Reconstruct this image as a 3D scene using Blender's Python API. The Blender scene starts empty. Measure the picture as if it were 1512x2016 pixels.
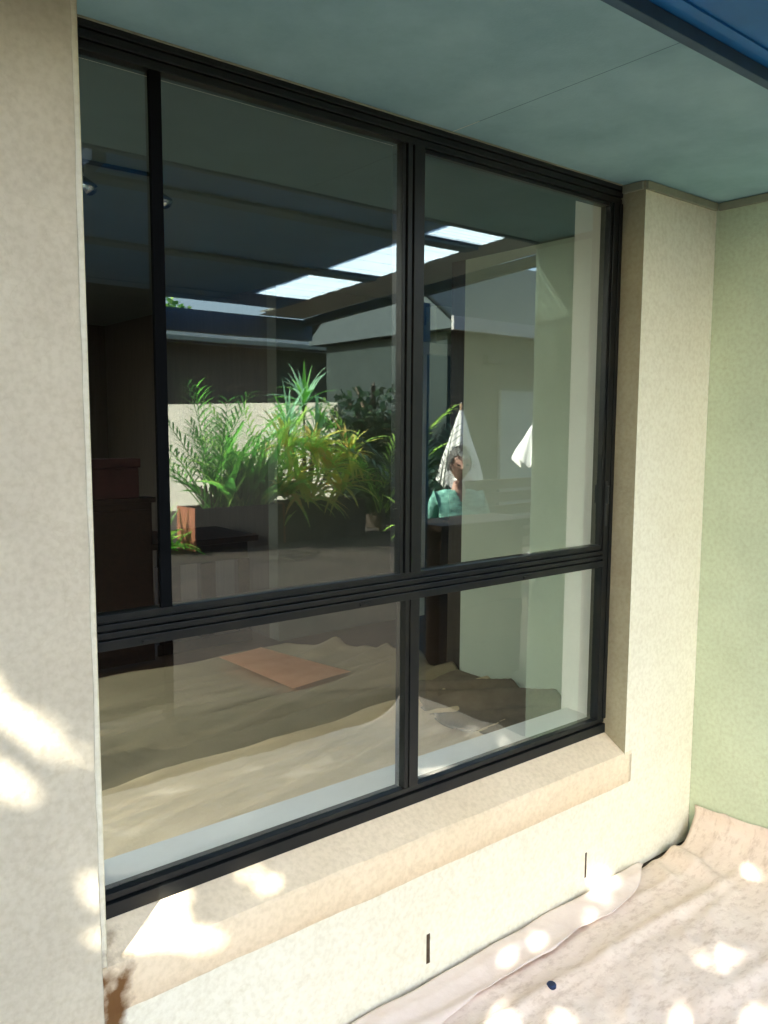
import bpy, bmesh, math, random
from mathutils import Vector, Matrix, noise
random.seed(7)
R = math.radians
scn = bpy.context.scene
COL = scn.collection

# ------------------------------------------------------------------ camera
cam_d = bpy.data.cameras.new("camera")
cam = bpy.data.objects.new("camera", cam_d); COL.objects.link(cam)
cam_d.lens = 1622.0 / 2016.0 * 36.0
cam_d.sensor_width = 36.0
cam_d.clip_start = 0.02; cam_d.clip_end = 2000
right = Vector((0.7768634, -0.6296461, 0.00539017))
up = Vector((0.06219543, 0.08525016, 0.99441648))
fwd = Vector((0.62658997, 0.77219052, -0.10538884))
m = Matrix((right, up, -fwd)).transposed().to_4x4()
m.translation = Vector((0, -1.8, 1.5))
cam.matrix_world = m
scn.camera = cam

# ------------------------------------------------------------------ light
SUN = Vector((-0.72, -0.42, 0.55)).normalized()          # towards the sun
world = bpy.data.worlds.new("World"); scn.world = world
world.use_nodes = True
wn = world.node_tree
bg = wn.nodes['Background']
sky = wn.nodes.new('ShaderNodeTexSky'); sky.sky_type = 'NISHITA'; sky.sun_disc = False
sky.sun_elevation = math.asin(SUN.z); sky.sun_rotation = math.atan2(SUN.x, SUN.y)
sky.altitude = 50; sky.dust_density = 4.0; sky.ozone_density = 1.0
wn.links.new(sky.outputs[0], bg.inputs[0]); bg.inputs[1].default_value = 0.15
sl = bpy.data.lights.new("sun", 'SUN'); sl.energy = 5.0; sl.angle = R(0.53); sl.color = (1.0, 0.93, 0.82)
so = bpy.data.objects.new("sun", sl); COL.objects.link(so)
so.rotation_euler = SUN.to_track_quat('Z', 'Y').to_euler()
scn.view_settings.view_transform = 'Standard'
scn.view_settings.look = 'None'
scn.view_settings.exposure = 2.72
scn.view_settings.gamma = 1.0
scn.render.engine = 'CYCLES'
scn.cycles.use_denoising = True
scn.cycles.max_bounces = 10
scn.cycles.diffuse_bounces = 6
scn.cycles.transparent_max_bounces = 16
scn.cycles.sample_clamp_indirect = 6.0
scn.cycles.caustics_reflective = False

# ------------------------------------------------------------------ materials
def mat(name, col, rough=0.7, spec=0.3, metal=0.0, var=0.0, vscale=6.0, col2=None, bump=0.0, bscale=120.0, bdist=0.002,
        aniso=None, stretch=(1, 1, 1), trans=0.0):
    """principled with a two-tone noise and a noise bump, in object space"""
    M = bpy.data.materials.new(name); M.use_nodes = True
    nt = M.node_tree; N = nt.nodes; L = nt.links
    p = N['Principled BSDF']
    p.inputs['Roughness'].default_value = rough
    p.inputs['Specular IOR Level'].default_value = spec
    p.inputs['Metallic'].default_value = metal
    tc = N.new('ShaderNodeTexCoord'); mp = N.new('ShaderNodeMapping')
    mp.inputs['Scale'].default_value = stretch
    L.new(tc.outputs['Object'], mp.inputs[0])
    if var > 0 or col2:
        n1 = N.new('ShaderNodeTexNoise'); n1.inputs['Scale'].default_value = vscale
        n1.inputs['Detail'].default_value = 8; n1.inputs['Roughness'].default_value = 0.65
        L.new(mp.outputs[0], n1.inputs['Vector'])
        r = N.new('ShaderNodeValToRGB')
        c2 = col2 or tuple(c * (1 - var) for c in col)
        r.color_ramp.elements[0].position = 0.36; r.color_ramp.elements[0].color = (*c2, 1)
        r.color_ramp.elements[1].position = 0.64; r.color_ramp.elements[1].color = (*col, 1)
        L.new(n1.outputs['Fac'], r.inputs[0]); L.new(r.outputs[0], p.inputs['Base Color'])
        M['colout'] = r.name
    else:
        p.inputs['Base Color'].default_value = (*col, 1)
    if bump > 0:
        n2 = N.new('ShaderNodeTexNoise'); n2.inputs['Scale'].default_value = bscale; n2.inputs['Detail'].default_value = 5
        L.new(mp.outputs[0], n2.inputs['Vector'])
        b = N.new('ShaderNodeBump'); b.inputs['Strength'].default_value = bump; b.inputs['Distance'].default_value = bdist
        L.new(n2.outputs['Fac'], b.inputs['Height']); L.new(b.outputs[0], p.inputs['Normal'])
    if trans > 0:
        t = N.new('ShaderNodeBsdfTranslucent')
        src = p.inputs['Base Color'].links[0].from_socket if p.inputs['Base Color'].links else None
        if src: L.new(src, t.inputs['Color'])
        else: t.inputs['Color'].default_value = (*col, 1)
        mx = N.new('ShaderNodeMixShader'); mx.inputs[0].default_value = trans
        L.new(p.outputs[0], mx.inputs[1]); L.new(t.outputs[0], mx.inputs[2])
        L.new(mx.outputs[0], N['Material Output'].inputs['Surface'])
    return M

def wall_mat(name, col, col2, stain=False):
    """painted render: broad mottling, fine pitting, a few hairline marks; optional rust run near the pier corner"""
    M = mat(name, col, rough=0.85, spec=0.2, col2=col2, vscale=3.2, bump=0.5, bscale=62, bdist=0.005)
    nt = M.node_tree; N = nt.nodes; L = nt.links; p = N['Principled BSDF']
    src = p.inputs['Base Color'].links[0].from_socket
    tc = N.new('ShaderNodeTexCoord')
    n = N.new('ShaderNodeTexNoise'); n.inputs['Scale'].default_value = 70; n.inputs['Detail'].default_value = 6
    L.new(tc.outputs['Object'], n.inputs['Vector'])
    r = N.new('ShaderNodeValToRGB'); r.color_ramp.elements[0].position = 0.3; r.color_ramp.elements[0].color = (0.8, 0.78, 0.72, 1)
    r.color_ramp.elements[1].position = 0.6; r.color_ramp.elements[1].color = (1, 1, 1, 1)
    L.new(n.outputs['Fac'], r.inputs[0])
    mx = N.new('ShaderNodeMixRGB'); mx.blend_type = 'MULTIPLY'; mx.inputs[0].default_value = 0.55
    L.new(src, mx.inputs[1]); L.new(r.outputs[0], mx.inputs[2])
    # hairline scuffs
    v = N.new('ShaderNodeTexVoronoi'); v.feature = 'DISTANCE_TO_EDGE'; v.inputs['Scale'].default_value = 2.3
    w = N.new('ShaderNodeTexNoise'); w.inputs['Scale'].default_value = 5; w.inputs['Detail'].default_value = 4
    L.new(tc.outputs['Object'], w.inputs['Vector'])
    add = N.new('ShaderNodeMixRGB'); add.blend_type = 'ADD'; add.inputs[0].default_value = 0.6
    L.new(tc.outputs['Object'], add.inputs[1]); L.new(w.outputs['Color'], add.inputs[2]); L.new(add.outputs[0], v.inputs['Vector'])
    rr = N.new('ShaderNodeValToRGB'); rr.color_ramp.elements[0].position = 0.0; rr.color_ramp.elements[0].color = (0.8, 0.76, 0.68, 1)
    rr.color_ramp.elements[1].position = 0.009; rr.color_ramp.elements[1].color = (1, 1, 1, 1)
    L.new(v.outputs['Distance'], rr.inputs[0])
    m2 = N.new('ShaderNodeMixRGB'); m2.blend_type = 'MULTIPLY'; m2.inputs[0].default_value = 0.22
    L.new(mx.outputs[0], m2.inputs[1]); L.new(rr.outputs[0], m2.inputs[2])
    out = m2.outputs[0]
    if stain:
        sp = N.new('ShaderNodeSeparateXYZ'); L.new(tc.outputs['Object'], sp.inputs[0])
        wob = N.new('ShaderNodeTexNoise'); wob.inputs['Scale'].default_value = 28; wob.inputs['Detail'].default_value = 5
        L.new(tc.outputs['Object'], wob.inputs['Vector'])
        def mth(op, a, b=None):
            x = N.new('ShaderNodeMath'); x.operation = op
            for i, s in enumerate((a, b)):
                if s is None: continue
                if isinstance(s, (int, float)): x.inputs[i].default_value = s
                else: L.new(s, x.inputs[i])
            return x.outputs[0]
        dx = mth('DIVIDE', mth('ABSOLUTE', mth('SUBTRACT', sp.outputs['X'], 0.617)), 0.047)
        dz = mth('DIVIDE', mth('ABSOLUTE', mth('SUBTRACT', sp.outputs['Z'], 0.20)), 0.14)
        d = mth('ADD', mth('MAXIMUM', dx, dz), mth('MULTIPLY', mth('SUBTRACT', wob.outputs['Fac'], 0.5), 1.6))
        rs = N.new('ShaderNodeValToRGB'); rs.color_ramp.elements[0].position = 0.35; rs.color_ramp.elements[0].color = (1, 1, 1, 1)
        rs.color_ramp.elements[1].position = 1.0; rs.color_ramp.elements[1].color = (0, 0, 0, 1)
        L.new(d, rs.inputs[0])
        m3 = N.new('ShaderNodeMixRGB'); L.new(rs.outputs[0], m3.inputs[0]); L.new(out, m3.inputs[1]); m3.inputs[2].default_value = (0.17, 0.085, 0.03, 1)
        out = m3.outputs[0]
    L.new(out, p.inputs['Base Color'])
    return M

M_wall = wall_mat('cream_render', (0.87, 0.85, 0.70), (0.835, 0.81, 0.655), stain=True)
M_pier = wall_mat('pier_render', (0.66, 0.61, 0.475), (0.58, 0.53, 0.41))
M_return = wall_mat('return_render', (0.64, 0.745, 0.56), (0.58, 0.68, 0.505))
M_sill = wall_mat('sill_render', (0.88, 0.75, 0.55), (0.82, 0.69, 0.49), stain=True)
M_soffit = mat('soffit_paint', (0.33, 0.55, 0.60), rough=0.8, col2=(0.24, 0.43, 0.48), vscale=2.6, bump=0.3, bscale=140)
M_cornice = mat('cornice_paint', (0.34, 0.36, 0.27), rough=0.8, var=0.15, vscale=9)
M_fascia = mat('fascia_paint', (0.055, 0.12, 0.18), rough=0.6, var=0.2)
M_roof = mat('blue_sheet', (0.015, 0.19, 0.52), rough=0.45, var=0.25, vscale=2)
M_beam = mat('beam_paint', (0.42, 0.41, 0.38), rough=0.6, var=0.15)
M_frame = mat('black_aluminium', (0.005, 0.0075, 0.0095), rough=0.36, spec=0.3, col2=(0.015, 0.016, 0.014), vscale=5, bump=0.1, bscale=400, bdist=0.0006, stretch=(1, 1, 1))
M_inner = mat('interior_paint', (0.52, 0.58, 0.475), rough=0.8, var=0.08, vscale=2)
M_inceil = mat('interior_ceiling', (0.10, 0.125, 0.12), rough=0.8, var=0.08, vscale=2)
M_white = mat('white_gloss', (0.80, 0.79, 0.76), rough=0.35, var=0.05)
M_darkwood = mat('dark_timber', (0.022, 0.010, 0.006), rough=0.5, spec=0.2, col2=(0.013, 0.006, 0.004), vscale=3, stretch=(12, 1.5, 12))
M_darkbrown = mat('dark_brown', (0.05, 0.04, 0.028), rough=0.5, col2=(0.035, 0.027, 0.018), vscale=3, stretch=(10, 10, 1))  # the deep room's dimness put into a wall colour; the knobs share it
M_flooring = mat('floor_boards', (0.07, 0.04, 0.024), rough=0.5, col2=(0.05, 0.028, 0.016), vscale=4, stretch=(1, 8, 1))
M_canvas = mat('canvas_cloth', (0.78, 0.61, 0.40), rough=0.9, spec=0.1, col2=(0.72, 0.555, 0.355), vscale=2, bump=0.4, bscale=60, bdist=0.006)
M_paper = mat('orange_paper', (0.90, 0.54, 0.34), rough=0.8, col2=(0.80, 0.46, 0.28), vscale=6)
M_redcloth = mat('dark_red_card', (0.035, 0.009, 0.009), rough=0.8, var=0.3)

def cloth_ground_mat():
    M = mat('dusty_sheet', (0.84, 0.73, 0.63), rough=0.85, spec=0.15, col2=(0.77, 0.65, 0.55), vscale=5, bump=0.5, bscale=30, bdist=0.008)
    nt = M.node_tree; N = nt.nodes; L = nt.links; p = N['Principled BSDF']
    src = p.inputs['Base Color'].links[0].from_socket
    tc = N.new('ShaderNodeTexCoord'); mp = N.new('ShaderNodeMapping'); mp.inputs['Scale'].default_value = (4, 9, 4); mp.inputs['Rotation'].default_value = (0, 0, R(60))
    L.new(tc.outputs['Object'], mp.inputs[0])
    n = N.new('ShaderNodeTexNoise'); n.inputs['Scale'].default_value = 5; n.inputs['Detail'].default_value = 7; n.inputs['Roughness'].default_value = .7
    L.new(mp.outputs[0], n.inputs['Vector'])
    r = N.new('ShaderNodeValToRGB'); r.color_ramp.elements[0].position = 0.27; r.color_ramp.elements[0].color = (0.50, 0.40, 0.31, 1)
    r.color_ramp.elements[1].position = 0.5; r.color_ramp.elements[1].color = (1, 1, 1, 1)
    L.new(n.outputs['Fac'], r.inputs[0])
    mx = N.new('ShaderNodeMixRGB'); mx.blend_type = 'MULTIPLY'; mx.inputs[0].default_value = 0.55
    L.new(src, mx.inputs[1]); L.new(r.outputs[0], mx.inputs[2]); L.new(mx.outputs[0], p.inputs['Base Color'])
    return M
M_sheet = cloth_ground_mat()
M_sheet2 = mat('clean_sheet', (0.86, 0.76, 0.70), rough=0.85, spec=0.15, col2=(0.77, 0.66, 0.59), vscale=6, bump=0.4, bscale=40, bdist=0.006)
M_yard = mat('brown_paving', (0.055, 0.04, 0.028), rough=0.95, col2=(0.032, 0.024, 0.017), vscale=1.5, bump=0.3, bscale=40)

def glass_mat():
    M = bpy.data.materials.new('tinted_glass'); M.use_nodes = True
    nt = M.node_tree; N = nt.nodes; L = nt.links
    N.remove(N['Principled BSDF'])
    t = N.new('ShaderNodeBsdfTransparent'); t.inputs[0].default_value = (0.93, 0.95, 0.93, 1)
    g = N.new('ShaderNodeBsdfGlossy'); g.inputs['Roughness'].default_value = 0.012; g.inputs[0].default_value = (0.82, 0.96, 0.99, 1)
    lw = N.new('ShaderNodeFresnel'); lw.inputs[0].default_value = 1.52
    mu = N.new('ShaderNodeMath'); mu.operation = 'MULTIPLY_ADD'; mu.inputs[1].default_value = 2.1; mu.inputs[2].default_value = 0.05; mu.use_clamp = True
    geo = N.new('ShaderNodeNewGeometry')
    # the inner face of the pane adds no second image
    inv = N.new('ShaderNodeMath'); inv.operation = 'SUBTRACT'; inv.inputs[0].default_value = 1.0
    L.new(geo.outputs['Backfacing'], inv.inputs[1])
    m2 = N.new('ShaderNodeMath'); m2.operation = 'MULTIPLY'
    gtc = N.new('ShaderNodeTexCoord'); gn = N.new('ShaderNodeTexNoise'); gn.inputs['Scale'].default_value = 3.0; gn.inputs['Detail'].default_value = 1
    L.new(gtc.outputs['Object'], gn.inputs['Vector']); gb = N.new('ShaderNodeBump'); gb.inputs['Strength'].default_value = 0.05; gb.inputs['Distance'].default_value = 0.006
    L.new(gn.outputs['Fac'], gb.inputs['Height']); L.new(gb.outputs[0], g.inputs['Normal'])
    L.new(lw.outputs[0], mu.inputs[0]); L.new(mu.outputs[0], m2.inputs[0]); L.new(inv.outputs[0], m2.inputs[1])
    mx = N.new('ShaderNodeMixShader')
    L.new(m2.outputs[0], mx.inputs[0]); L.new(t.outputs[0], mx.inputs[1]); L.new(g.outputs[0], mx.inputs[2])
    L.new(mx.outputs[0], N['Material Output'].inputs['Surface'])
    return M
M_glass = glass_mat()
def skylight_mat():
    M = bpy.data.materials.new('ribbed_polycarbonate'); M.use_nodes = True
    nt = M.node_tree; N = nt.nodes; L = nt.links
    N.remove(N['Principled BSDF'])
    t = N.new('ShaderNodeBsdfTransparent'); t.inputs[0].default_value = (0.80, 0.92, 0.93, 1)
    d = N.new('ShaderNodeBsdfTranslucent'); d.inputs[0].default_value = (0.80, 0.92, 0.94, 1)
    mx = N.new('ShaderNodeMixShader'); mx.inputs[0].default_value = 0.95
    L.new(t.outputs[0], mx.inputs[1]); L.new(d.outputs[0], mx.inputs[2])
    L.new(mx.outputs[0], N['Material Output'].inputs['Surface'])
    return M
M_skyl = skylight_mat()

# ------------------------------------------------------------------ mesh helpers
class MB:
    def __init__(s): s.v = []; s.f = []; s.mi = []
    def face(s, pts, mi=0):
        b = len(s.v); s.v += [tuple(p) for p in pts]; s.f.append(tuple(range(b, b + len(pts)))); s.mi.append(mi)
    def box(s, x0, x1, y0, y1, z0, z1, mi=0):
        b = len(s.v)
        s.v += [(x, y, z) for z in (z0, z1) for y in (y0, y1) for x in (x0, x1)]
        for q in ((0, 2, 3, 1), (4, 5, 7, 6), (0, 1, 5, 4), (2, 6, 7, 3), (0, 4, 6, 2), (1, 3, 7, 5)):
            s.f.append(tuple(b + i for i in q)); s.mi.append(mi)
    def obox(s, c, ax, ay, az, hx, hy, hz):
        b = len(s.v); c = Vector(c)
        s.v += [tuple(c + ax * (hx * i) + ay * (hy * j) + az * (hz * k)) for k in (-1, 1) for j in (-1, 1) for i in (-1, 1)]
        for q in ((0, 2, 3, 1), (4, 5, 7, 6), (0, 1, 5, 4), (2, 6, 7, 3), (0, 4, 6, 2), (1, 3, 7, 5)):
            s.f.append(tuple(b + i for i in q)); s.mi.append(0)
    def tube(s, pts, rads, n=8, cap=True):
        pts = [Vector(p) for p in pts]; rings = []
        for i, p in enumerate(pts):
            d = (pts[min(i + 1, len(pts) - 1)] - pts[max(i - 1, 0)]).normalized()
            a = d.cross(Vector((0, 0, 1)));
            if a.length < 1e-3: a = Vector((1, 0, 0))
            a.normalize(); bb = d.cross(a)
            b0 = len(s.v); rings.append(b0)
            for k in range(n):
                t = 2 * math.pi * k / n
                s.v.append(tuple(p + (a * math.cos(t) + bb * math.sin(t)) * rads[i]))
        for r0, r1 in zip(rings, rings[1:]):
            for k in range(n):
                s.f.append((r0 + k, r1 + k, r1 + (k + 1) % n, r0 + (k + 1) % n)); s.mi.append(0)
        if cap:
            s.f.append(tuple(rings[0] + k for k in range(n))); s.mi.append(0)
            s.f.append(tuple(rings[-1] + n - 1 - k for k in range(n))); s.mi.append(0)
    def lathe(s, c, prof, n=20):
        rings = []
        for r, z in prof:
            b0 = len(s.v); rings.append(b0)
            for k in range(n):
                t = 2 * math.pi * k / n; s.v.append((c[0] + r * math.cos(t), c[1] + r * math.sin(t), c[2] + z))
        for r0, r1 in zip(rings, rings[1:]):
            for k in range(n):
                s.f.append((r0 + k, r0 + (k + 1) % n, r1 + (k + 1) % n, r1 + k)); s.mi.append(0)
    def build(s, name, mats, parent=None, bevel=0.0, smooth=False, seg=2):
        me = bpy.data.meshes.new(name); me.from_pydata(s.v, [], s.f)
        if not isinstance(mats, (list, tuple)): mats = [mats]
        for m_ in mats: me.materials.append(m_)
        me.polygons.foreach_set('material_index', s.mi)
        if smooth: me.polygons.foreach_set('use_smooth', [True] * len(me.polygons))
        me.update()
        o = bpy.data.objects.new(name, me); COL.objects.link(o)
        if parent:
            o.parent = parent
            o.matrix_parent_inverse = Matrix.Translation(-parent.location)
        if bevel > 0:
            bm = bmesh.new(); bm.from_mesh(me)
            bmesh.ops.remove_doubles(bm, verts=bm.verts, dist=1e-5)
            bmesh.ops.bevel(bm, geom=[e for e in bm.edges if len(e.link_faces) == 2 and e.calc_face_angle(0) > 0.5], offset=bevel, segments=seg, affect='EDGES', profile=0.6)
            bm.to_mesh(me); bm.free()
        return o

def tag(o, label=None, cat=None, group=None, kind=None):
    if label: o['label'] = label
    if cat: o['category'] = cat
    if group: o['group'] = group
    if kind: o['kind'] = kind
    return o
def thing(name, label, cat, loc=(0, 0, 0), group=None):
    o = bpy.data.objects.new(name, None); COL.objects.link(o); o.location = loc; o.empty_display_size = 0.1
    return tag(o, label, cat, group)

G = -0.18      # outdoor ground
YW = -0.09     # outer face of the window wall
ZS = 2.336     # soffit underside

# ------------------------------------------------------------------ ground
b = MB()
b.face([(-400, -400, G), (400, -400, G), (400, 400, G), (-400, 400, G)])
tag(b.build('ground', M_yard), kind='structure')

# ------------------------------------------------------------------ window wall, pier, sill
wall = thing('house_wall', 'cream rendered house wall holding the black framed window', 'wall', (1.5, YW, G))
X0, X1, Z0, Z1 = 0.604, 2.531, 0.285, ZS + 0.004
b = MB()
def sheet_hole(y, ox0, ox1, oz0, oz1, hx0, hx1, hz0, hz1, flip, mi):
    xs = (ox0, hx0, hx1, ox1); zs = (oz0, hz0, hz1, oz1)
    for i in range(3):
        for j in range(3):
            if i == 1 and j == 1: continue
            q = [(xs[i], y, zs[j]), (xs[i + 1], y, zs[j]), (xs[i + 1], y, zs[j + 1]), (xs[i], y, zs[j + 1])]
            b.face(q if not flip else q[::-1], mi)
sheet_hole(YW, -3.0, 3.0, -0.4, 2.75, X0, X1, Z0, Z1, False, 0)
sheet_hole(0.20, -3.0, 3.33, -0.4, 2.75, X0, X1, Z0, Z1, True, 1)
b.face([(X0, YW, Z0), (X0, YW, Z1), (X0, .20, Z1), (X0, .20, Z0)], 0)
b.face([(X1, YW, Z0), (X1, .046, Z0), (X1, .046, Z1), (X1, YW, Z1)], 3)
b.face([(X1, .046, Z0), (X1, .20, Z0), (X1, .20, Z1), (X1, .046, Z1)], 2)
b.face([(X0, YW, Z0), (X0, .20, Z0), (X1, .20, Z0), (X1, YW, Z0)], 0)
b.face([(X0, YW, Z1), (X1, YW, Z1), (X1, .20, Z1), (X0, .20, Z1)], 0)
b.face([(-3, YW, 2.75), (3, YW, 2.75), (3, .20, 2.75), (-3, .20, 2.75)], 0)
b.build('rendered_face', [M_wall, M_inner, M_white, wall_mat('shaded_render', (0.42, 0.40, 0.28), (0.35, 0.33, 0.23))], wall, bevel=0.004)  # last slot: grey-brown right reveal, darkened in colour for its shade

# pier: proud of the wall, hand-rendered wavy arris
def pier():
    bm = bmesh.new()
    nx, nz = 28, 110
    xa, xb, za, zb = -1.4, 0.5865, -0.4, ZS - 0.002
    vs = {}
    for i in range(nx + 1):
        for j in range(nz + 1):
            t = i / nx; x = xa + (xb - xa) * (1 - (1 - t) ** 2); z = za + (zb - za) * j / nz
            dy = 0.0035 * noise.noise((x * 2.2, z * 2.2, 1)) + 0.0016 * noise.noise((x * 14, z * 14, 3))
            y = -0.112 + dy
            if i == nx: x += 0.0030 * noise.noise((0, z * 6, 5)) + 0.0016 * noise.noise((0, z * 24, 8)); y += 0.0008
            if i == nx - 1: x = xb - 0.003 + 0.0024 * noise.noise((0, z * 6, 5))
            vs[i, j] = bm.verts.new((x, y, z))
    side = [bm.verts.new((vs[nx, j].co.x - 0.0005, YW + 0.0012, vs[nx, j].co.z)) for j in range(nz + 1)]
    for i in range(nx):
        for j in range(nz):
            bm.faces.new((vs[i, j], vs[i + 1, j], vs[i + 1, j + 1], vs[i, j + 1])).smooth = True
    for j in range(nz):
        bm.faces.new((vs[nx, j], side[j], side[j + 1], vs[nx, j + 1])).smooth = True
    me = bpy.data.meshes.new('pier'); bm.to_mesh(me); bm.free(); me.materials.append(M_pier)
    o = bpy.data.objects.new('pier', me); COL.objects.link(o); o.parent = wall
    o.matrix_parent_inverse = Matrix.Translation(-wall.location)
pier()
# sloping sill, a course of rendered bricks, slightly proud
bm = bmesh.new()
nx = 90; prof = [(0.04, 0.3815), (-0.002, 0.3560), (-0.050, 0.3269), (-0.091, 0.302), (-0.0955, 0.293), (-0.0950, 0.24), (-0.0945, 0.186), (-0.0885, 0.181)]
rows = []
for i in range(nx + 1):
    x = 0.586 + (2.572 - 0.586) * i / nx; row = []
    for k, (y, z) in enumerate(prof):
        w = 0.0028 * noise.noise((x * 5, k * 3.1, 2)) + 0.0012 * noise.noise((x * 22, k * 2.1, 6))
        row.append(bm.verts.new((min(x, 2.529) if k < 2 else x, y + (w if k >= 3 else 0), z + w * (0.8 if k >= 2 else 0))))
    rows.append(row)
for i in range(nx):
    for k in range(len(prof) - 1):
        bm.faces.new((rows[i][k], rows[i][k + 1], rows[i + 1][k + 1], rows[i + 1][k])).smooth = k in (4, 5)
bm.faces.new([v for v in rows[-1]]); bm.normal_update()
bmesh.ops.recalc_face_normals(bm, faces=bm.faces)
me = bpy.data.meshes.new('window_sill'); bm.to_mesh(me); bm.free(); me.materials.append(M_sill)
sill = bpy.data.objects.new('window_sill', me); COL.objects.link(sill); sill.parent = wall; sill.matrix_parent_inverse = Matrix.Translation(-wall.location)
M_hole = mat('weep_gap', (0.10, 0.07, 0.045), rough=0.95, var=0.5, vscale=60)
for x, w in ((1.566, .013), (2.322, .008)):
    b = MB(); z0, z1 = -0.105, -0.012
    pts = []
    for k in range(8):
        t = k / 7; pts.append((x - w / 2 + 0.0015 * noise.noise((x, t * 9, 0)), z0 + (z1 - z0) * t))
    rp = [(x + w / 2 + 0.0015 * noise.noise((x, t * 9, 4)), z0 + (z1 - z0) * t / 7) for t in range(8)]
    for k in range(7):
        b.face([(pts[k][0], YW - .0016, pts[k][1]), (rp[k][0], YW - .0016, rp[k][1]), (rp[k + 1][0], YW - .0016, rp[k + 1][1]), (pts[k + 1][0], YW - .0016, pts[k + 1][1])])
    b.box(x - w / 2, x + w / 2, YW - .0012, YW - .0004, z0, z1)
    b.build('weep_hole', M_hole, wall)
# cornice bead under the soffit
b = MB()
b.box(2.5312, 2.99, YW - 0.013, YW - 0.0005, ZS - 0.030, ZS - 0.0015)
b.box(2.519, 2.5306, -0.088, -0.006, ZS - 0.030, ZS - 0.0015)
b.build('cornice', M_cornice, wall, bevel=0.003)

# return wall at the right
ret = thing('return_wall', 'short greenish cream wall meeting the window wall at right angles', 'wall', (3.1, -0.4, G))
bm = bmesh.new()
ny, nz = 30, 80
g = {}
for i in range(ny + 1):
    for j in range(nz + 1):
        y = YW - 0.0006 + (-0.760 - YW) * i / ny; z = -0.35 + (ZS - 0.002 + 0.35) * j / nz
        g[i, j] = bm.verts.new((3.0 + 0.0025 * noise.noise((y * 3, z * 3, 9)), y, z))
for i in range(ny):
    for j in range(nz):
        bm.faces.new((g[i, j], g[i, j + 1], g[i + 1, j + 1], g[i + 1, j])).smooth = True
end = [bm.verts.new((3.2, -0.760, g[ny, j].co.z)) for j in range(nz + 1)]
for j in range(nz): bm.faces.new((g[ny, j], g[ny, j + 1], end[j + 1], end[j]))
back = [bm.verts.new((3.2, 0.1, g[ny, j].co.z)) for j in range(nz + 1)]
for j in range(nz): bm.faces.new((end[j], end[j + 1], back[j + 1], back[j]))
bmesh.ops.recalc_face_normals(bm, faces=bm.faces)
me = bpy.data.meshes.new('rendered_face'); bm.to_mesh(me); bm.free(); me.materials.append(M_return)
o = bpy.data.objects.new('rendered_face', me); COL.objects.link(o); o.parent = ret; o.matrix_parent_inverse = Matrix.Translation(-ret.location)
b = MB(); b.box(2.988, 2.9985, -0.758, YW - 0.0135, ZS - 0.030, ZS - 0.0015)
b.build('cornice', M_cornice, ret, bevel=0.003)

# soffit + fascia
sof = thing('eave_soffit', 'teal grey painted soffit over the window with dark blue fascia', 'soffit', (1.5, -0.4, ZS))
def sheet(name, xa, xb):
    bm = bmesh.new(); n = 16; k = 14; vv = {}
    for i in range(n + 1):
        for j in range(k + 1):
            x = xa + (xb - xa) * i / n; y = -0.735 + (0.735 - 0.004) * j / k
            vv[i, j] = bm.verts.new((x, y, ZS + 0.002 * noise.noise((x * 2, y * 2, 3))))
    for i in range(n):
        for j in range(k): bm.faces.new((vv[i, j], vv[i, j + 1], vv[i + 1, j + 1], vv[i + 1, j])).smooth = True
    me = bpy.data.meshes.new(name); bm.to_mesh(me); bm.free(); me.materials.append(M_soffit)
    o = bpy.data.objects.new(name, me); COL.objects.link(o); o.parent = sof; o.matrix_parent_inverse = Matrix.Translation(-sof.location)
sheet('ceiling_sheet', -1.6, 0.30); sheet('ceiling_sheet', 0.3022, 1.7), sheet('ceiling_sheet', 1.7022, 3.28)
b = MB(); b.box(-1.6, 3.28, -0.76, -0.7355, ZS - 0.008, ZS + 0.022)
b.build('fascia_board', M_fascia, sof, bevel=0.002)
b = MB(); b.box(-1.6, 3.28, -0.7355, -0.005, ZS + 0.012, ZS + 0.022); b.build('upper_lining', M_fascia, sof)
b = MB(); b.box(0.61, 2.518, -0.0105, -0.0062, ZS - 0.0042, ZS - 0.001)
b.build('sealant_bead', M_cornice, sof)

# ------------------------------------------------------------------ window
win = thing('window', 'large black aluminium sliding window of four panes in the cream wall', 'window', (1.57, 0, 0.36))
def strips(name, horiz, a0, a1, lst, parent=win):
    b = MB()
    for c0, c1, yf in lst:
        yf = (yf + 0.05) * 0.45 - 0.004
        if horiz: b.box(a0, a1, yf, 0.046, c0, c1)
        else: b.box(c0, c1, yf, 0.046, a0, a1)
    return b.build(name, M_frame, parent, bevel=0.0016, seg=2)
strips('head_rail', True, 0.606, 2.5296, [(2.3165, 2.3345, -0.055), (2.3115, 2.316, -0.040), (2.295, 2.311, -0.050), (2.2905, 2.2945, -0.032), (2.274, 2.290, -0.041)])
strips('jamb', False, 0.4125, 2.273, [(0.606, 0.622, -0.050), (0.6225, 0.638, -0.034)])
strips('jamb', False, 0.4125, 2.273, [(2.5125, 2.5296, -0.055), (2.484, 2.512, -0.046)])
strips('transom', True, 0.6385, 2.4835, [(1.055, 1.069, -0.030), (1.049, 1.0545, -0.018), (1.036, 1.0485, -0.043), (1.031, 1.0355, -0.024), (1.018, 1.0305, -0.050), (1.013, 1.0175, -0.030), (0.990, 1.0125, -0.054)])
strips('mullion', False, 1.0695, 2.2735, [(1.522, 1.535, -0.036), (1.5355, 1.539, -0.022), (1.5395, 1.556, -0.046), (1.5565, 1.561, -0.026), (1.5615, 1.600, -0.050)])
strips('mullion', False, 0.4125, 0.9895, [(1.546, 1.562, -0.036), (1.5625, 1.5975, -0.046)])
strips('bottom_rail', True, 0.606, 2.5296, [(0.396, 0.412, -0.036), (0.3915, 0.3955, -0.022), (0.357, 0.391, -0.052)])
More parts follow.
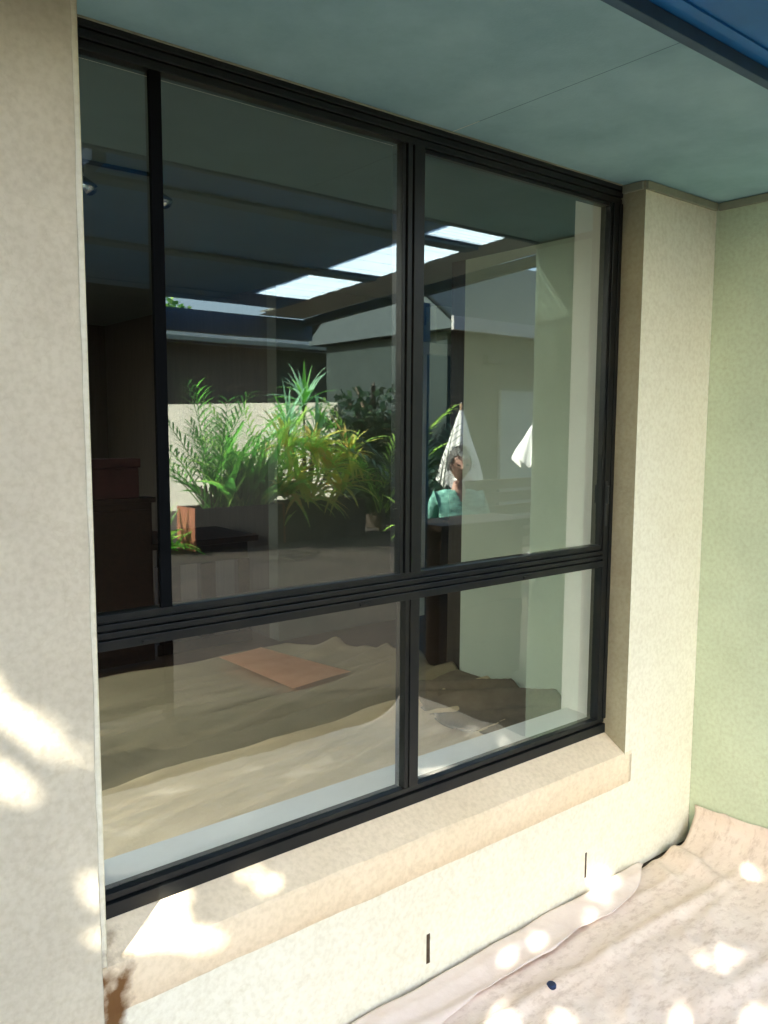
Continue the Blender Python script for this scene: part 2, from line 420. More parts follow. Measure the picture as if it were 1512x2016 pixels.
sash = thing('sliding_sash', None, None, (1.57, 0, 1.07)); sash.parent = win; sash.matrix_parent_inverse = Matrix.Translation(-win.location)
strips('side_stile', False, 1.0695, 2.2735, [(2.472, 2.4835, -0.032)], sash)
strips('top_rail', True, 1.6005, 2.4715, [(2.262, 2.2735, -0.026)], sash)
b = MB(); b.box(2.4848, 2.497, -0.0065, -0.0023, 1.14, 1.30); b.box(2.4862, 2.4955, -0.014, -0.0067, 1.22, 1.285)
b.build('latch', mat('latch_metal', (0.06, 0.065, 0.065), rough=0.35, metal=0.6, var=0.2), sash, bevel=0.0012)
def pane(x0, x1, z0, z1):
    b = MB(); b.box(x0, x1, 0.015, 0.020, z0, z1)
    b.build('pane', M_glass, win)
pane(0.630, 1.530, 1.060, 2.285); pane(1.590, 2.480, 1.060, 2.275)
pane(0.630, 1.552, 0.402, 1.000); pane(1.582, 2.495, 0.402, 1.000)
for x in (0.74, 1.37, 2.05):
    b = MB(); b.box(x, x + .035, -0.0105, -0.0062, 0.996, 1.003); b.build('drain_cap', M_frame, win, bevel=.001)
# stile of the left sash
b = MB(); b.box(0.7915, 0.8195, 0.002, 0.0146, 1.0695, 2.2735); b.build('sash_stile', mat('flat_black', (.006, .007, .008), rough=.95, spec=.02, var=.2), win, bevel=0.002)
b = MB(); b.box(0.6045, 2.5305, 0.0465, 0.180, 0.353, 0.402); b.build('inner_sill', M_white, win, bevel=0.003)

# ------------------------------------------------------------------ room behind the glass
b = MB()
b.face([(-2.6, .20, 0), (6.2, .20, 0), (6.2, 6.2, 0), (-2.6, 6.2, 0)])
tag(b.build('interior_floor', M_flooring), kind='structure')
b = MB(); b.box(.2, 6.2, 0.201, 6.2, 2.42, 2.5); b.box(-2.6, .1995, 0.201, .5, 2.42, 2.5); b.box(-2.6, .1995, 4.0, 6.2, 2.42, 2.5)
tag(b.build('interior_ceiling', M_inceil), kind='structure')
b = MB(); b.box(-2.6, .25, .45, 4.05, 2.501, 2.507)
tag(b.build('added_skylight', mat('opal_panel', (.85, .88, .85), rough=.5, trans=.92)), kind='structure')  # added out of view to brighten the floor of the room
b = MB()
b.box(3.33, 3.45, 0.201, 1.59, 0.001, 2.419)      # side wall seen edge-on to the window
b.box(3.4505, 5.2, 1.45, 1.589, 0.001, 2.419)
b.box(5.2005, 5.35, 1.45, 6.2, 0.001, 2.419)
b.box(4.41, 5.2, 3.0, 3.12, 2.05, 2.419)
b.box(-2.72, -2.6, 0.201, 6.2, 0.001, 2.419)
tag(b.build('interior_wall', M_inner), kind='structure')
b = MB()
b.box(3.33, 3.45, 1.5905, 1.70, 0.001, 2.419); b.box(2.96, 4.20, 3.0, 3.12, 0.001, 2.419, 1); b.box(2.96, 3.08, 3.1205, 6.2, 0.001, 2.419)
b.box(1.6, 2.9595, 6.08, 6.2, 0.001, 2.419)
b.box(-2.6, 1.5995, 6.08, 6.2, 2.2, 2.419)  # unseen opening left under this lintel, added to light the room
b.box(3.0805, 5.2, 5.0, 5.12, 0.001, 2.419)
tag(b.build('dark_room_wall', [M_darkbrown, mat('hall_paint', (.12, .125, .105), rough=.8, var=.1)]), kind='structure')  # end post and deep room walls: darkness put into their colour
dj = MB(); dj.box(4.2005, 4.29, 2.97, 3.13, 0.001, 2.13); dj.box(5.11, 5.1995, 2.97, 3.13, 0.001, 2.0495); dj.box(4.2905, 5.1095, 2.98, 2.9995, 2.04, 2.13)
tag(dj.build('door_frame', M_white, None, bevel=0.004), kind='structure')

# interior dust sheet
def cloth(name, x0, x1, y0, y1, nx, ny, hf, mat_, thick=0.0, mask=None):
    bm = bmesh.new(); vv = {}
    for i in range(nx + 1):
        for j in range(ny + 1):
            x = x0 + (x1 - x0) * i / nx; y = y0 + (y1 - y0) * j / ny
            vv[i, j] = bm.verts.new(hf(x, y))
    for i in range(nx):
        for j in range(ny):
            if mask and not mask(x0 + (x1 - x0) * (i + .5) / nx, y0 + (y1 - y0) * (j + .5) / ny): continue
            bm.faces.new((vv[i, j], vv[i + 1, j], vv[i + 1, j + 1], vv[i, j + 1])).smooth = True
    bmesh.ops.delete(bm, geom=[v for v in bm.verts if not v.link_faces], context='VERTS')
    if thick:
        bmesh.ops.recalc_face_normals(bm, faces=bm.faces)
        bmesh.ops.solidify(bm, geom=bm.faces[:], thickness=thick)
        for f_ in bm.faces: f_.smooth = True
    me = bpy.data.meshes.new(name); bm.to_mesh(me); bm.free(); me.materials.append(mat_)
    o = bpy.data.objects.new(name, me); COL.objects.link(o)
    return o
def ridge(d, w): return math.exp(-(d / w) ** 2)
def in_h(x, y):
    n1 = noise.noise((x * 1.3, y * 1.3, 4)); n2 = noise.noise((x * 4, y * 4, 7))
    z = 0.02 + 0.018 * n1 + 0.002 * n2
    for c, mslope, a, w in ((1.52, .05, .075, .045), (1.05, .12, .04, .04), (2.05, -.02, .07, .05), (2.45, .06, .035, .06), (1.66, .16, .06, .04), (1.80, .1, .055, .035), (1.93, .2, .05, .035), (0.75, .03, .03, .05), (2.25, .25, .05, .04), (.45, .1, .03, .04)):
        yc = c + mslope * (x - 2) + 0.10 * noise.noise((x * 1.1, c * 7, 2))
        amp = 0.35 + 0.65 * max(0, noise.noise((x * .9, c * 3, 5)) + .55)
        z += a * ridge(y - yc, w) * amp * (1 - .93 * ridge(x - 2.5, .42) * ridge(y - 2.24, .52))
    for q_, (fx, fy, aa) in enumerate(((.28, 4.5, .030), (.5, 9, .018), (1.0, 16, .007))):
        rn = 1 - abs(noise.noise((x * fx + y * .5, (y - .12 * x) * fy, 3 + q_))) * 2
        z += aa * max(0, rn) ** 3 * min(1, max(.15, (2.7 - y) / .6)) * (1 - .95 * ridge(x - 2.5, .42) * ridge(y - 2.24, .52))
    e = 2.80 + 0.10 * noise.noise((x * 1.6, 3, 3)) - max(0, x - 2.9) * 1.5
    z += 0.022 * ridge(y - e, .10)
    return (x, y, max(z, 0.006))
def in_mask(x, y):
    return y < 2.82 + 0.10 * noise.noise((x * 1.6, 3, 3)) - max(0, x - 2.9) * 1.4
def in_edge(x): return 1.33 + .05 * noise.noise((x * 1.7, 5, 2)) + .03 * (x - 2)
def in_far(x): return 2.82 + 0.10 * noise.noise((x * 1.6, 3, 3)) - max(0, x - 2.9) * 1.4
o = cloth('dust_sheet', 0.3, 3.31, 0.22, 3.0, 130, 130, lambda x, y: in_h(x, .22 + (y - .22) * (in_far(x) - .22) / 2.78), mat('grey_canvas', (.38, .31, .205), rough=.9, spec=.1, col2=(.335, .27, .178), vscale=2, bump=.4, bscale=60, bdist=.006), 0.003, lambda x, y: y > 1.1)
tag(o, 'wrinkled grey brown dust sheet under the orange paper inside the room', 'dust sheet')
def in_near(x, y):
    p = in_h(x, y); e = in_edge(x) - y
    return (x, y, p[2] * .6 + .035 + .045 * ridge(e - .03, .04) * (.6 + noise.noise((x * 2, 4, 4))))
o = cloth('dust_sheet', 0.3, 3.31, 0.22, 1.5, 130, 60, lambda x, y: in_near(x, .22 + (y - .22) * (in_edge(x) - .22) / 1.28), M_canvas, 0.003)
tag(o, 'pale yellowish dust sheet on the floor just inside the window', 'dust sheet')
def in2_h(x, y):
    z = 0.075 + .03 * noise.noise((x * 3, y * 3, 8))
    dd = (x - 2.85) * .75 + (y - 1.2) * .66
    for c, a, w in ((0, .07, .05), (.22, .05, .05), (-.2, .03, .06)):
        z += a * ridge((y - 1.1) * .8 + (x - 3.0) * 0.55 - c + .05 * noise.noise((x * 4, y * 4, 1)), w)
    return (x, y, z)
o = cloth('dark_dust_sheet', 2.5, 3.31, .3, 1.75, 50, 60, in2_h, mat('brown_canvas', (0.26, 0.20, 0.14), rough=.9, var=.3, bump=.3, bscale=50), 0.003,
          lambda x, y: ((x - 3.25) / .62) ** 2 + ((y - 1.0) / .62) ** 2 < 1 + .25 * noise.noise((x * 3, y * 3, 2)))
tag(o, 'folded brown cloth bunched against the inside wall at the right', 'dust sheet')
bm = bmesh.new()
c4 = [(2.29, 2.60), (2.62, 2.66), (2.75, 1.88), (2.33, 1.84)]; vv = {}
for i in range(13):
    for j in range(13):
        u, v = i / 12, j / 12
        x = (c4[0][0] * (1 - u) + c4[1][0] * u) * (1 - v) + (c4[3][0] * (1 - u) + c4[2][0] * u) * v
        y = (c4[0][1] * (1 - u) + c4[1][1] * u) * (1 - v) + (c4[3][1] * (1 - u) + c4[2][1] * u) * v
        vv[i, j] = bm.verts.new((x, y, 0.0035 * math.sin(x * 9 + y * 5) + max(in_h(c_[0], c_[1])[2] for c_ in [(2.3 + .09 * q_, 1.85 + .165 * w_) for q_ in range(6) for w_ in range(6)]) + .004))
for i in range(12):
    for j in range(12): bm.faces.new((vv[i, j], vv[i, j + 1], vv[i + 1, j + 1], vv[i + 1, j]))
bmesh.ops.solidify(bm, geom=bm.faces[:], thickness=0.002)
me = bpy.data.meshes.new('paper_sheet'); bm.to_mesh(me); bm.free(); me.materials.append(M_paper)
o = bpy.data.objects.new('paper_sheet', me); COL.objects.link(o)
tag(o, 'orange brown paper sheet lying on the dust sheet inside', 'paper')

# dark timber bench seat/table behind
tb = thing('timber_table', 'dark timber table beyond the dust sheet inside the room', 'table', (2.2, 3.4, 0))
b = MB(); b.box(2.1, 2.88, 3.12, 3.75, 0.70, 0.74); b.build('tabletop', M_darkwood, tb, bevel=0.006)
b = MB(); b.box(2.16, 2.82, 3.17, 3.19, 0.58, 0.699); b.build('apron', M_darkwood, tb)
b = MB(); b.box(2.14, 2.84, 3.15, 3.21, 0.001, 0.075); b.build('foot_rail', M_darkwood, tb, bevel=0.004)
for x in (2.20, 2.50, 2.78):
    for y in (3.18, 3.68):
        b = MB(); b.box(x - .045, x + .045, y - .03, y + .03, 0.0755 if y < 3.3 else 0.001, 0.579); b.build('leg', M_darkwood, tb, bevel=0.005)
ch = thing('sideboard', 'dark timber sideboard at the far left inside the room', 'sideboard', (1.7, 3.2, 0))
b = MB(); b.box(1.2, 2.06, 3.0, 3.1195, 0.03, 1.02); b.build('cabinet', M_darkwood, ch, bevel=.004)
b = MB(); b.box(1.18, 2.08, 2.98, 3.1195, 1.0205, 1.05); b.build('top', M_darkwood, ch, bevel=.004)
for x0 in (1.215, 1.64):
    b = MB(); b.box(x0, x0 + .405, 2.985, 2.9995, .10, .98); d_ = b.build('door', M_darkwood, ch, bevel=.003)
    k_ = MB(); k_.tube([(x0 + .33, 2.9845, .6), (x0 + .33, 2.965, .6)], [.010, .014], 10); h_ = k_.build('knob', M_darkbrown, d_); h_.matrix_parent_inverse = Matrix.Translation(-ch.location)
rb = thing('red_box', 'dark red storage box on the sideboard inside the room', 'box', (1.75, 3.05, 1.05))
b = MB(); b.box(1.56, 1.98, 2.99, 3.11, 1.0505, 1.235); b.build('box', M_redcloth, rb, bevel=.006)
b = MB(); b.box(1.55, 1.99, 2.982, 3.116, 1.2355, 1.29); b.build('lid', M_redcloth, rb, bevel=.006)
lamp = thing('ceiling_spotlight', 'slim ceiling spotlight with two small metal heads inside the window', 'light', (1.1, 1.2, 2.42))
b = MB(); b.box(1.04, 1.36, 1.19, 1.21, 2.404, 2.419); b.build('bar', M_frame, lamp, bevel=0.004)
M_chrome = mat('chrome', (0.4, 0.42, 0.44), rough=0.25, metal=1.0, var=.05)
for x in (1.06, 1.34):
    b = MB(); b.tube([(x, 1.2, 2.4035), (x, 1.2, 2.35)], [.008, .008]); b.tube([(x, 1.2, 2.352), (x + .02, 1.16, 2.31)], [.014, .024], 14); b.build('lamp_head', M_chrome, lamp, smooth=True)

# ------------------------------------------------------------------ sheets on the ground outside
def out_h(x, y):
    z = G + 0.012 + 0.006 * noise.noise((x * 3, y * 3, 1)) + 0.003 * noise.noise((x * 11, y * 11, 5)) 
    z += 0.0022 * abs(noise.noise((x * 14 + y * 9, y * 26 - x * 6, 9)))
    for c, ms, a, w in ((-.24, .0, .012, .018), (-.33, -.035, .016, .022), (-.47, .03, .010, .02), (-.62, -.06, .012, .025), (-.80, .04, .012, .03), (-1.0, .05, .014, .03)):
        yc = c + ms * (x - 1.5) + .03 * noise.noise((x * 2.3, c * 9, 3))
        z += a * ridge(y - yc, w) * max(0, .5 + noise.noise((x * 1.4, c * 5, 8)))
    for q_, (fx, fy, aa) in enumerate(((3.0, 9, .010), (6, 17, .006), (11, 30, .003))):
        rn = 1 - abs(noise.noise((x * fx * .6 + y * fx * .5, (y - .55 * x) * fy * .6, 3 + q_))) * 2.2
        z += aa * .6 * max(0, rn) ** 3 * min(1, max(0, (-.2 - y) / .15)) * min(1, max(0, (2.75 - x) / .3))
    # turned up against the return wall and bunched in the corner
    ux = max(0.0, (x - 2.72) / 0.265)
    z += 0.125 * ux ** 3 * (0.85 + 0.15 * noise.noise((y * 3, 2, 2)))
    z += 0.040 * ridge(x - 2.80 - .25 * (y + .2), .035) * ridge(y + .22, .14)
    z += 0.018 * ridge(x - 2.66 - .5 * (y + .2), .03) * ridge(y + .20, .07)
    return (min(x, 2.992), y, z)
def ymax(x): return -0.118 - (0.020 * ridge(x - 2.88, .09)) + 0.005 * noise.noise((x * 3, 0, 4))
def out_hh(x, y):
    yy = -1.7 + (y + 1.7) * (ymax(x) + 1.7) / (1.59)
    return out_h(x, yy)
o = cloth('ground_sheet', -0.6, 3.02, -1.7, -0.11, 230, 130, out_hh, M_sheet, 0.002)
tag(o, 'large dusty dust sheet spread over the patio and turned up against the return wall', 'dust sheet')
def st_h(x, y):
    z = G + 0.030 + 0.005 * noise.noise((x * 4, y * 6, 2)) + .010 * ridge(y + .155 + .02 * noise.noise((x * 3, 1, 1)), .02) * max(0, .4 + noise.noise((x * 2, 3, 1)))
    e = (y + .245 + .03 * noise.noise((x * 2.5, 6, 1)))
    z += .010 * ridge(e, .02)
    return (x, y + .012 * noise.noise((x * 5, 9, 1)) , z)
def st_m(x, y):
    e = min(-.125, -.245 + .035 * noise.noise((x * 2.5, 6, 1)) + .008 * noise.noise((x * 13, 6, 1)) + max(0, x - 2.25) ** 2 * .9)
    return st_h(x, e + (y + .255) * (-.104 - e) / .151)
o = cloth('strip_sheet', 0.2, 2.63, -0.255, -0.104, 190, 16, st_m, M_sheet2, 0.0015)
tag(o, 'narrow clean dust sheet strip laid along the foot of the wall', 'dust sheet')
cap = MB(); cap.lathe((1.83, -.345, G + .024), [(0.0, .011), (.012, .011), (.0145, .008), (.0145, 0), (0, 0)], 16)
tag(cap.build('bottle_cap', mat('blue_metal', (.03, .05, .12), rough=.3, metal=.7, var=.2), None, smooth=False), 'small dark blue bottle cap lying on the dusty ground sheet', 'bottle cap')

# ------------------------------------------------------------------ patio roof
def rz(y): return 2.3592 + 0.057 * (y + 0.76)
roof = thing('patio_roof', 'blue sheeted patio roof with clear skylight panels beyond the soffit', 'roof', (1.7, -1.9, 2.3))
def slab(b, x0, x1, ya, yb, z0=0.0, z1=0.012):
    n = max(1, int(abs(ya - yb) / 0.05))
    for i in range(n):
        y0 = ya + (yb - ya) * i / n; y1 = ya + (yb - ya) * (i + 1) / n
        lift = 0.0
        for (za, zb, sgn) in ((z0, z0, -1), (z1, z1, 1)):
            q = [(x0, y0, rz(y0) + za + lift), (x1, y0, rz(y0) + za + lift), (x1, y1, rz(y1) + zb + lift), (x0, y1, rz(y1) + zb + lift)]
            b.face(q if sgn > 0 else q[::-1])
b = MB()
ends = (-0.745, -2.82)
slab(b, 0.95, 2.505, *ends)
slab(b, 2.87, 3.22, *ends)
sk = [(-0.84, -0.995), (-1.12, -1.75), (-1.905, -2.47)]
prev = ends[0]
for a, c in sk + [(ends[1], ends[1])]:
    if abs(prev - a) > .005: slab(b, 2.5055, 2.8695, prev, a)
    prev = c
for k in range(14):
    y = -.80 - k * .145
    if not any(a > y - .02 and y + .02 > c for a, c in sk): b.box(0.96, 2.50, y - .012, y + .012, rz(y) - .006, rz(y) - .001)
b.build('roof_sheet', M_roof, roof)
for a, c in sk:
    b = MB(); n = 8
    for i in range(n):
        y0 = a + (c - a) * i / n; y1 = a + (c - a) * (i + 1) / n; l = .0015 if i % 2 else 0
        b.face([(2.503, y0, rz(y0) - l - .001), (2.503, y1, rz(y1) - l - .001), (2.872, y1, rz(y1) - l - .001), (2.872, y0, rz(y0) - l - .001)])
    b.build('skylight', M_skyl, roof)
b = MB()
for x0, x1 in ((2.874, 3.218),):          # pale lining beside the skylights
    b.face([(x0, -0.77, rz(-.77) - .005), (x0, -3.05, rz(-3.05) - .005), (x1, -3.05, rz(-3.05) - .005), (x1, -0.77, rz(-.77) - .005)])
    b.face([(x0, -0.77, rz(-.77) + .016), (x1, -0.77, rz(-.77) + .016), (x1, -3.05, rz(-3.05) + .016), (x0, -3.05, rz(-3.05) + .016)])
b.build('ceiling_lining', mat('lining_paint', (.62, .62, .58), rough=.6, var=.08), roof)
for y in (-1.055, -1.825):
    b = MB(); b.box(0.95, 2.872, y - .045, y + .045, rz(y) - .016, rz(y) - .004); b.build('batten', M_fascia, roof)
for x, m_ in ((0.975, M_fascia), (3.245, M_fascia)):
    b = MB(); ax = Vector((0, 1, .057)).normalized()
    b.obox((x, -1.905, rz(-1.905) - .03), Vector((1, 0, 0)), ax, ax.cross(Vector((-1, 0, 0))), .022, 1.135, .025); b.build('rafter', m_, roof)
b = MB(); b.box(0.9, 3.30, -3.12, -3.045, 2.08, 2.218); b.build('end_beam', M_fascia, roof)
for x, y in ((0.975, -3.082), (3.305, -1.90)):
    b = MB(); b.box(x - .035, x + .035, y - .035, y + .035, G, 2.0795 if y < -3 else rz(y) - .08); b.build('post', M_fascia, roof)

scr = thing('blocking_screen', 'dark slatted timber screen added under the patio roof to block the mirrored garden', 'screen', (1.72, -2.5, G))  # added so the left edge of the panes mirrors something dark
b = MB()
for k in range(12): b.box(1.30, 1.905, -2.51, -2.49, G + .06 + k * .195, G + .06 + k * .195 + .1948)
b.build('slats', M_darkwood, scr)
for x in (1.275, 1.93):
    b = MB(); b.box(x - .024, x + .024, -2.53, -2.47, G, rz(-2.5) - .008); b.build('post', M_darkwood, scr, bevel=.003)
# ------------------------------------------------------------------ planting helpers
def leaf_strip(b, base, d, length, width, droop, segs=6, mi=0, up_=Vector((0, 0, 1)), fold=0.15, shape=0.35):
    d = Vector(d).normalized(); p = Vector(base); side = d.cross(up_)
    if side.length < .05: side = Vector((1, 0, 0))
    side.normalize(); prev = None
    for i in range(segs + 1):
        t = i / segs
        w = width * (math.sin(math.pi * min(1, (t * (1 - shape) + shape * .5) if t < .7 else 1 - (1 - t) * .9)) if False else (max(0.06, (t / shape) ** .6) if t < shape else (1 - ((t - shape) / (1 - shape)) ** 1.7)))
        w = max(w, width * .04)
        nrm = side.cross(d).normalized()
        l, c, r = p - side * w * .5 + nrm * w * fold, p, p + side * w * .5 + nrm * w * fold
        i0 = len(b.v); b.v += [tuple(l), tuple(c), tuple(r)]
        if prev is not None:
            b.f += [(prev, prev + 1, i0 + 1, i0), (prev + 1, prev + 2, i0 + 2, i0 + 1)]; b.mi += [mi, mi]
        prev = i0
        p = p + d * (length / segs)
        d = (d - Vector((0, 0, droop / segs))).normalized()
def frond(b, base, d, length, leaflet, droop, n=18, mi=0, lw=0.03):
    d = Vector(d).normalized(); p = Vector(base); st = length / n
    pts = [p.copy()]
    for i in range(n):
        p = p + d * st; d = (d - Vector((0, 0, droop / n))).normalized(); pts.append(p.copy())
        t = i / n
        if t > .18:
            side = d.cross(Vector((0, 0, 1)));
            if side.length < .05: side = Vector((1, 0, 0))
            side.normalize()
            L_ = leaflet * (0.55 + .9 * math.sin(math.pi * min(1, t * .9 + .1)) * .6) 
            for s_ in (-1, 1):
                dd = (side * s_ + d * (.55 + .8 * t) + Vector((0, 0, .22)) + Vector([random.uniform(-.08, .08) for _ in range(3)]))
                leaf_strip(b, p, dd, L_, lw, .7 + .3 * random.random(), 4, mi, fold=.1)
    b.tube(pts, [.009 * (1 - .8 * i / n) + .002 for i in range(len(pts))], 5, cap=False)
    b.mi[-5 * n:] = [mi] * (5 * n)
def leafmat(name, c, c2, rough=.4, tr=.7): return mat(name, c, rough=rough, spec=.4, col2=c2, vscale=7, trans=tr)
L_dark = leafmat('dark_leaf', (.10, .34, .06), (.06, .22, .04))
L_mid = leafmat('green_leaf', (.22, .58, .09), (.13, .42, .06))
L_lime = leafmat('lime_leaf', (.52, .80, .16), (.38, .64, .12))
L_yel = leafmat('yellow_leaf', (.88, .76, .20), (.68, .68, .14))
L_or = leafmat('orange_leaf', (.88, .52, .18), (.76, .60, .16))
L_bush = leafmat('bush_leaf', (.035, .08, .035), (.02, .05, .022), tr=.2)
L_pale = leafmat('pale_leaf', (.48, .78, .52), (.32, .58, .36))
M_bark = mat('bark', (.10, .075, .05), rough=.9, var=.4, vscale=20, bump=.6, bscale=60, bdist=.01)
M_pot = mat('dark_planter', (.035, .024, .017), rough=.8, var=.4, vscale=5, bump=.3, bscale=40)
M_terra = mat('terracotta', (.30, .10, .05), rough=.8, var=.25)
M_soil = mat('soil', (.05, .035, .025), rough=1, var=.4, vscale=30, bump=.5, bscale=60)
def rdir(el0, el1, az=None):
    a = random.uniform(0, 2 * math.pi) if az is None else az; e = R(random.uniform(el0, el1))
    return Vector((math.cos(a) * math.cos(e), math.sin(a) * math.cos(e), math.sin(e)))

def planter(x0, x1, y0, y1, h, label):
    t = thing('planter_box', label, 'planter', ((x0 + x1) / 2, (y0 + y1) / 2, G), 'long planter boxes under the palms')
    b = MB()
    b.box(x0, x1, y0, y0 + .05, G, G + h); b.box(x0, x1, y1 - .05, y1, G, G + h); b.box(x0, x0 + .05, y0 + .0505, y1 - .0505, G, G + h); b.box(x1 - .05, x1, y0 + .0505, y1 - .0505, G, G + h)
    b.build('box', M_pot, t, bevel=.006)
    b = MB()
    b.box(x0 - .022, x0 - .001, y0 + .0, y1, G, G + h + .01); b.build('end_board', M_terra, t, bevel=.004)
    b = MB(); b.box(x0 + .051, x1 - .051, y0 + .051, y1 - .051, G + h - .12, G + h - .05); b.build('soil', M_soil, t)
planter(4.83, 6.15, -8.55, -8.0, .57, 'dark planter box with a terracotta end board under the green palms')
planter(6.22, 7.65, -8.60, -8.05, .57, 'dark planter box under the yellow leaved plant')
ZP = G + .5
def plant(name, label, mats, fn, cat='plant', group=None, base=(0, 0, 0), stem=None):
    t = thing(name, label, cat, base, group)
    b = MB(); fn(b); b.build('foliage', mats, t, smooth=True)
    if stem:
        s_ = MB(); stem(s_); s_.build('stem', M_bark, t, smooth=True)
    return t
def f1(b):
    for k in range(24):
        frond(b, (5.2 + random.uniform(-.15, .15), -8.3 + random.uniform(-.1, .1), ZP), rdir(48, 84), random.uniform(1.2, 1.95), .36, random.uniform(.6, 1.1), 17, random.choice((0, 0, 1)), .03)
plant('palm', 'green feathery palm at the left end of the first planter box', [L_mid, L_dark], f1, 'palm', 'potted palms in the garden', (5.2, -8.3, ZP), lambda s: [s.tube([(5.2 + .05 * k, -8.3, ZP - .03), (5.2 + .07 * k, -8.3, ZP + .35)], [.02, .014]) for k in (-2, -1, 0, 1, 2)])
def f2(b):
    for k in range(70):
        leaf_strip(b, (5.62 + random.uniform(-.35, .4), -8.2 + random.uniform(-.12, .12), ZP), rdir(35, 80), random.uniform(.6, 1.25), random.uniform(.11, .17), random.uniform(.4, 1.2), 7, random.choice((0, 0, 1, 2)), fold=.25)
plant('strap_leaf_plant', 'broad dark green strap leaves crowding the first planter box', [L_dark, L_mid, L_lime], f2, base=(5.6, -8.2, ZP))
def f3(b):
    for k in range(26):
        frond(b, (6.05 + random.uniform(-.2, .2), -8.35 + random.uniform(-.1, .1), ZP), rdir(40, 82), random.uniform(1.0, 1.55), .32, random.uniform(.7, 1.2), 15, random.choice((0, 1, 1)), .03)
plant('palm', 'olive green palm between the two planter boxes', [L_mid, L_lime], f3, 'palm', 'potted palms in the garden', (6.05, -8.35, ZP))
def f4(b):
    for c in ((6.55, -8.25, ZP + .35), (6.85, -8.3, ZP + .75), (6.35, -8.2, ZP + .15), (7.1, -8.25, ZP + .5), (6.7, -8.15, ZP + .05), (7.45, -8.25, ZP + .7), (6.4, -8.3, ZP + .85), (7.3, -8.2, ZP + .2)):
        for k in range(32):
            leaf_strip(b, Vector(c) + Vector([random.uniform(-.05, .05) for _ in range(3)]), rdir(-5, 75), random.uniform(.4, .85), random.uniform(.06, .10), random.uniform(.8, 1.8), 6, random.choice((0, 0, 1, 1, 2)), fold=.2)
plant('croton_plant', 'yellow and orange leaved plant in the second planter box', [L_yel, L_lime, L_or], f4, base=(6.7, -8.25, ZP), stem=lambda s: [s.tube([(6.7, -8.25, ZP - .03), c], [.03, .018]) for c in ((6.55, -8.25, ZP + .35), (6.85, -8.3, ZP + .75), (7.1, -8.25, ZP + .5))])
def f5(b):
    for c, n in (((7.0, -8.75, 1.75), 40), ((6.75, -8.8, 1.40), 34), ((7.2, -8.7, 1.25), 28)):
        for k in range(n):
            leaf_strip(b, Vector(c) + Vector((0, 0, random.uniform(-.1, .1))), rdir(0, 85), random.uniform(.45, .75), random.uniform(.045, .07), random.uniform(.7, 1.5), 6, random.choice((0, 0, 1)), fold=.2)
plant('dracaena', 'tall pale green dracaena rising behind the yellow plant', [L_pale, L_mid], f5, base=(7.0, -8.75, G), stem=lambda s: [s.tube([(6.95, -8.75, G), ((6.95 + c[0]) / 2 + .04, -8.75, c[2] * .5), c], [.05, .04, .03]) for c in ((7.0, -8.75, 1.78), (6.75, -8.8, 1.42), (7.2, -8.7, 1.28))])
def f6(b):
    for k in range(13):
        frond(b, (8.1 + random.uniform(-.08, .08), -8.2, G + .3), rdir(50, 85), random.uniform(1.3, 2.0), .34, random.uniform(.7, 1.1), 17, 0 if k % 3 else 1, .035)
plant('palm', 'bright lime palm standing right of the second planter box', [L_lime, L_mid], f6, 'palm', 'potted palms in the garden', (8.1, -8.2, G), lambda s: s.tube([(8.1, -8.2, G), (8.1, -8.2, G + .4)], [.06, .045]))
def f7(b):
    for k in range(40):
        leaf_strip(b, (4.5 + random.uniform(-.2, .2), -8.3 + random.uniform(-.2, .2), G + .02), rdir(20, 80), random.uniform(.3, .75), random.uniform(.06, .10), random.uniform(.5, 1.6), 5, random.choice((0, 1)), fold=.2)
plant('ground_plant', 'low leafy plant on the ground left of the first planter box', [L_mid, L_lime], f7, base=(4.5, -8.3, G))
def f8(b):
    for k in range(11):
        frond(b, (5.55 + random.uniform(-.06, .06), -4.25 + random.uniform(-.05, .05), G + .6), rdir(55, 85, 2.2 + k * .35), random.uniform(.9, 1.3), .30, random.uniform(.5, .9), 13, 0, .032)
    for k in range(12):
        leaf_strip(b, (5.40, -4.3, G + .55), rdir(20, 70), random.uniform(.5, .9), .07, 1.0, 6, 2)
t8 = plant('palm', 'dark fronded potted palm in front of the white umbrella', [L_bush, L_mid, L_lime], f8, 'palm', 'potted palms in the garden', (5.55, -4.25, G), lambda s: s.tube([(5.55, -4.25, G + .4), (5.55, -4.25, G + .7)], [.05, .04]))
pt = thing('plant_pot', 'terracotta pot holding the dark fronded palm', 'pot', (5.55, -4.25, G))
b = MB(); b.lathe((5.55, -4.25, G), [(.0, 0), (.15, 0), (.2, .38), (.225, .38), (.225, .44), (.19, .44), (.18, .38), (0, .37)], 24); b.build('pot', M_terra, pt, smooth=False)

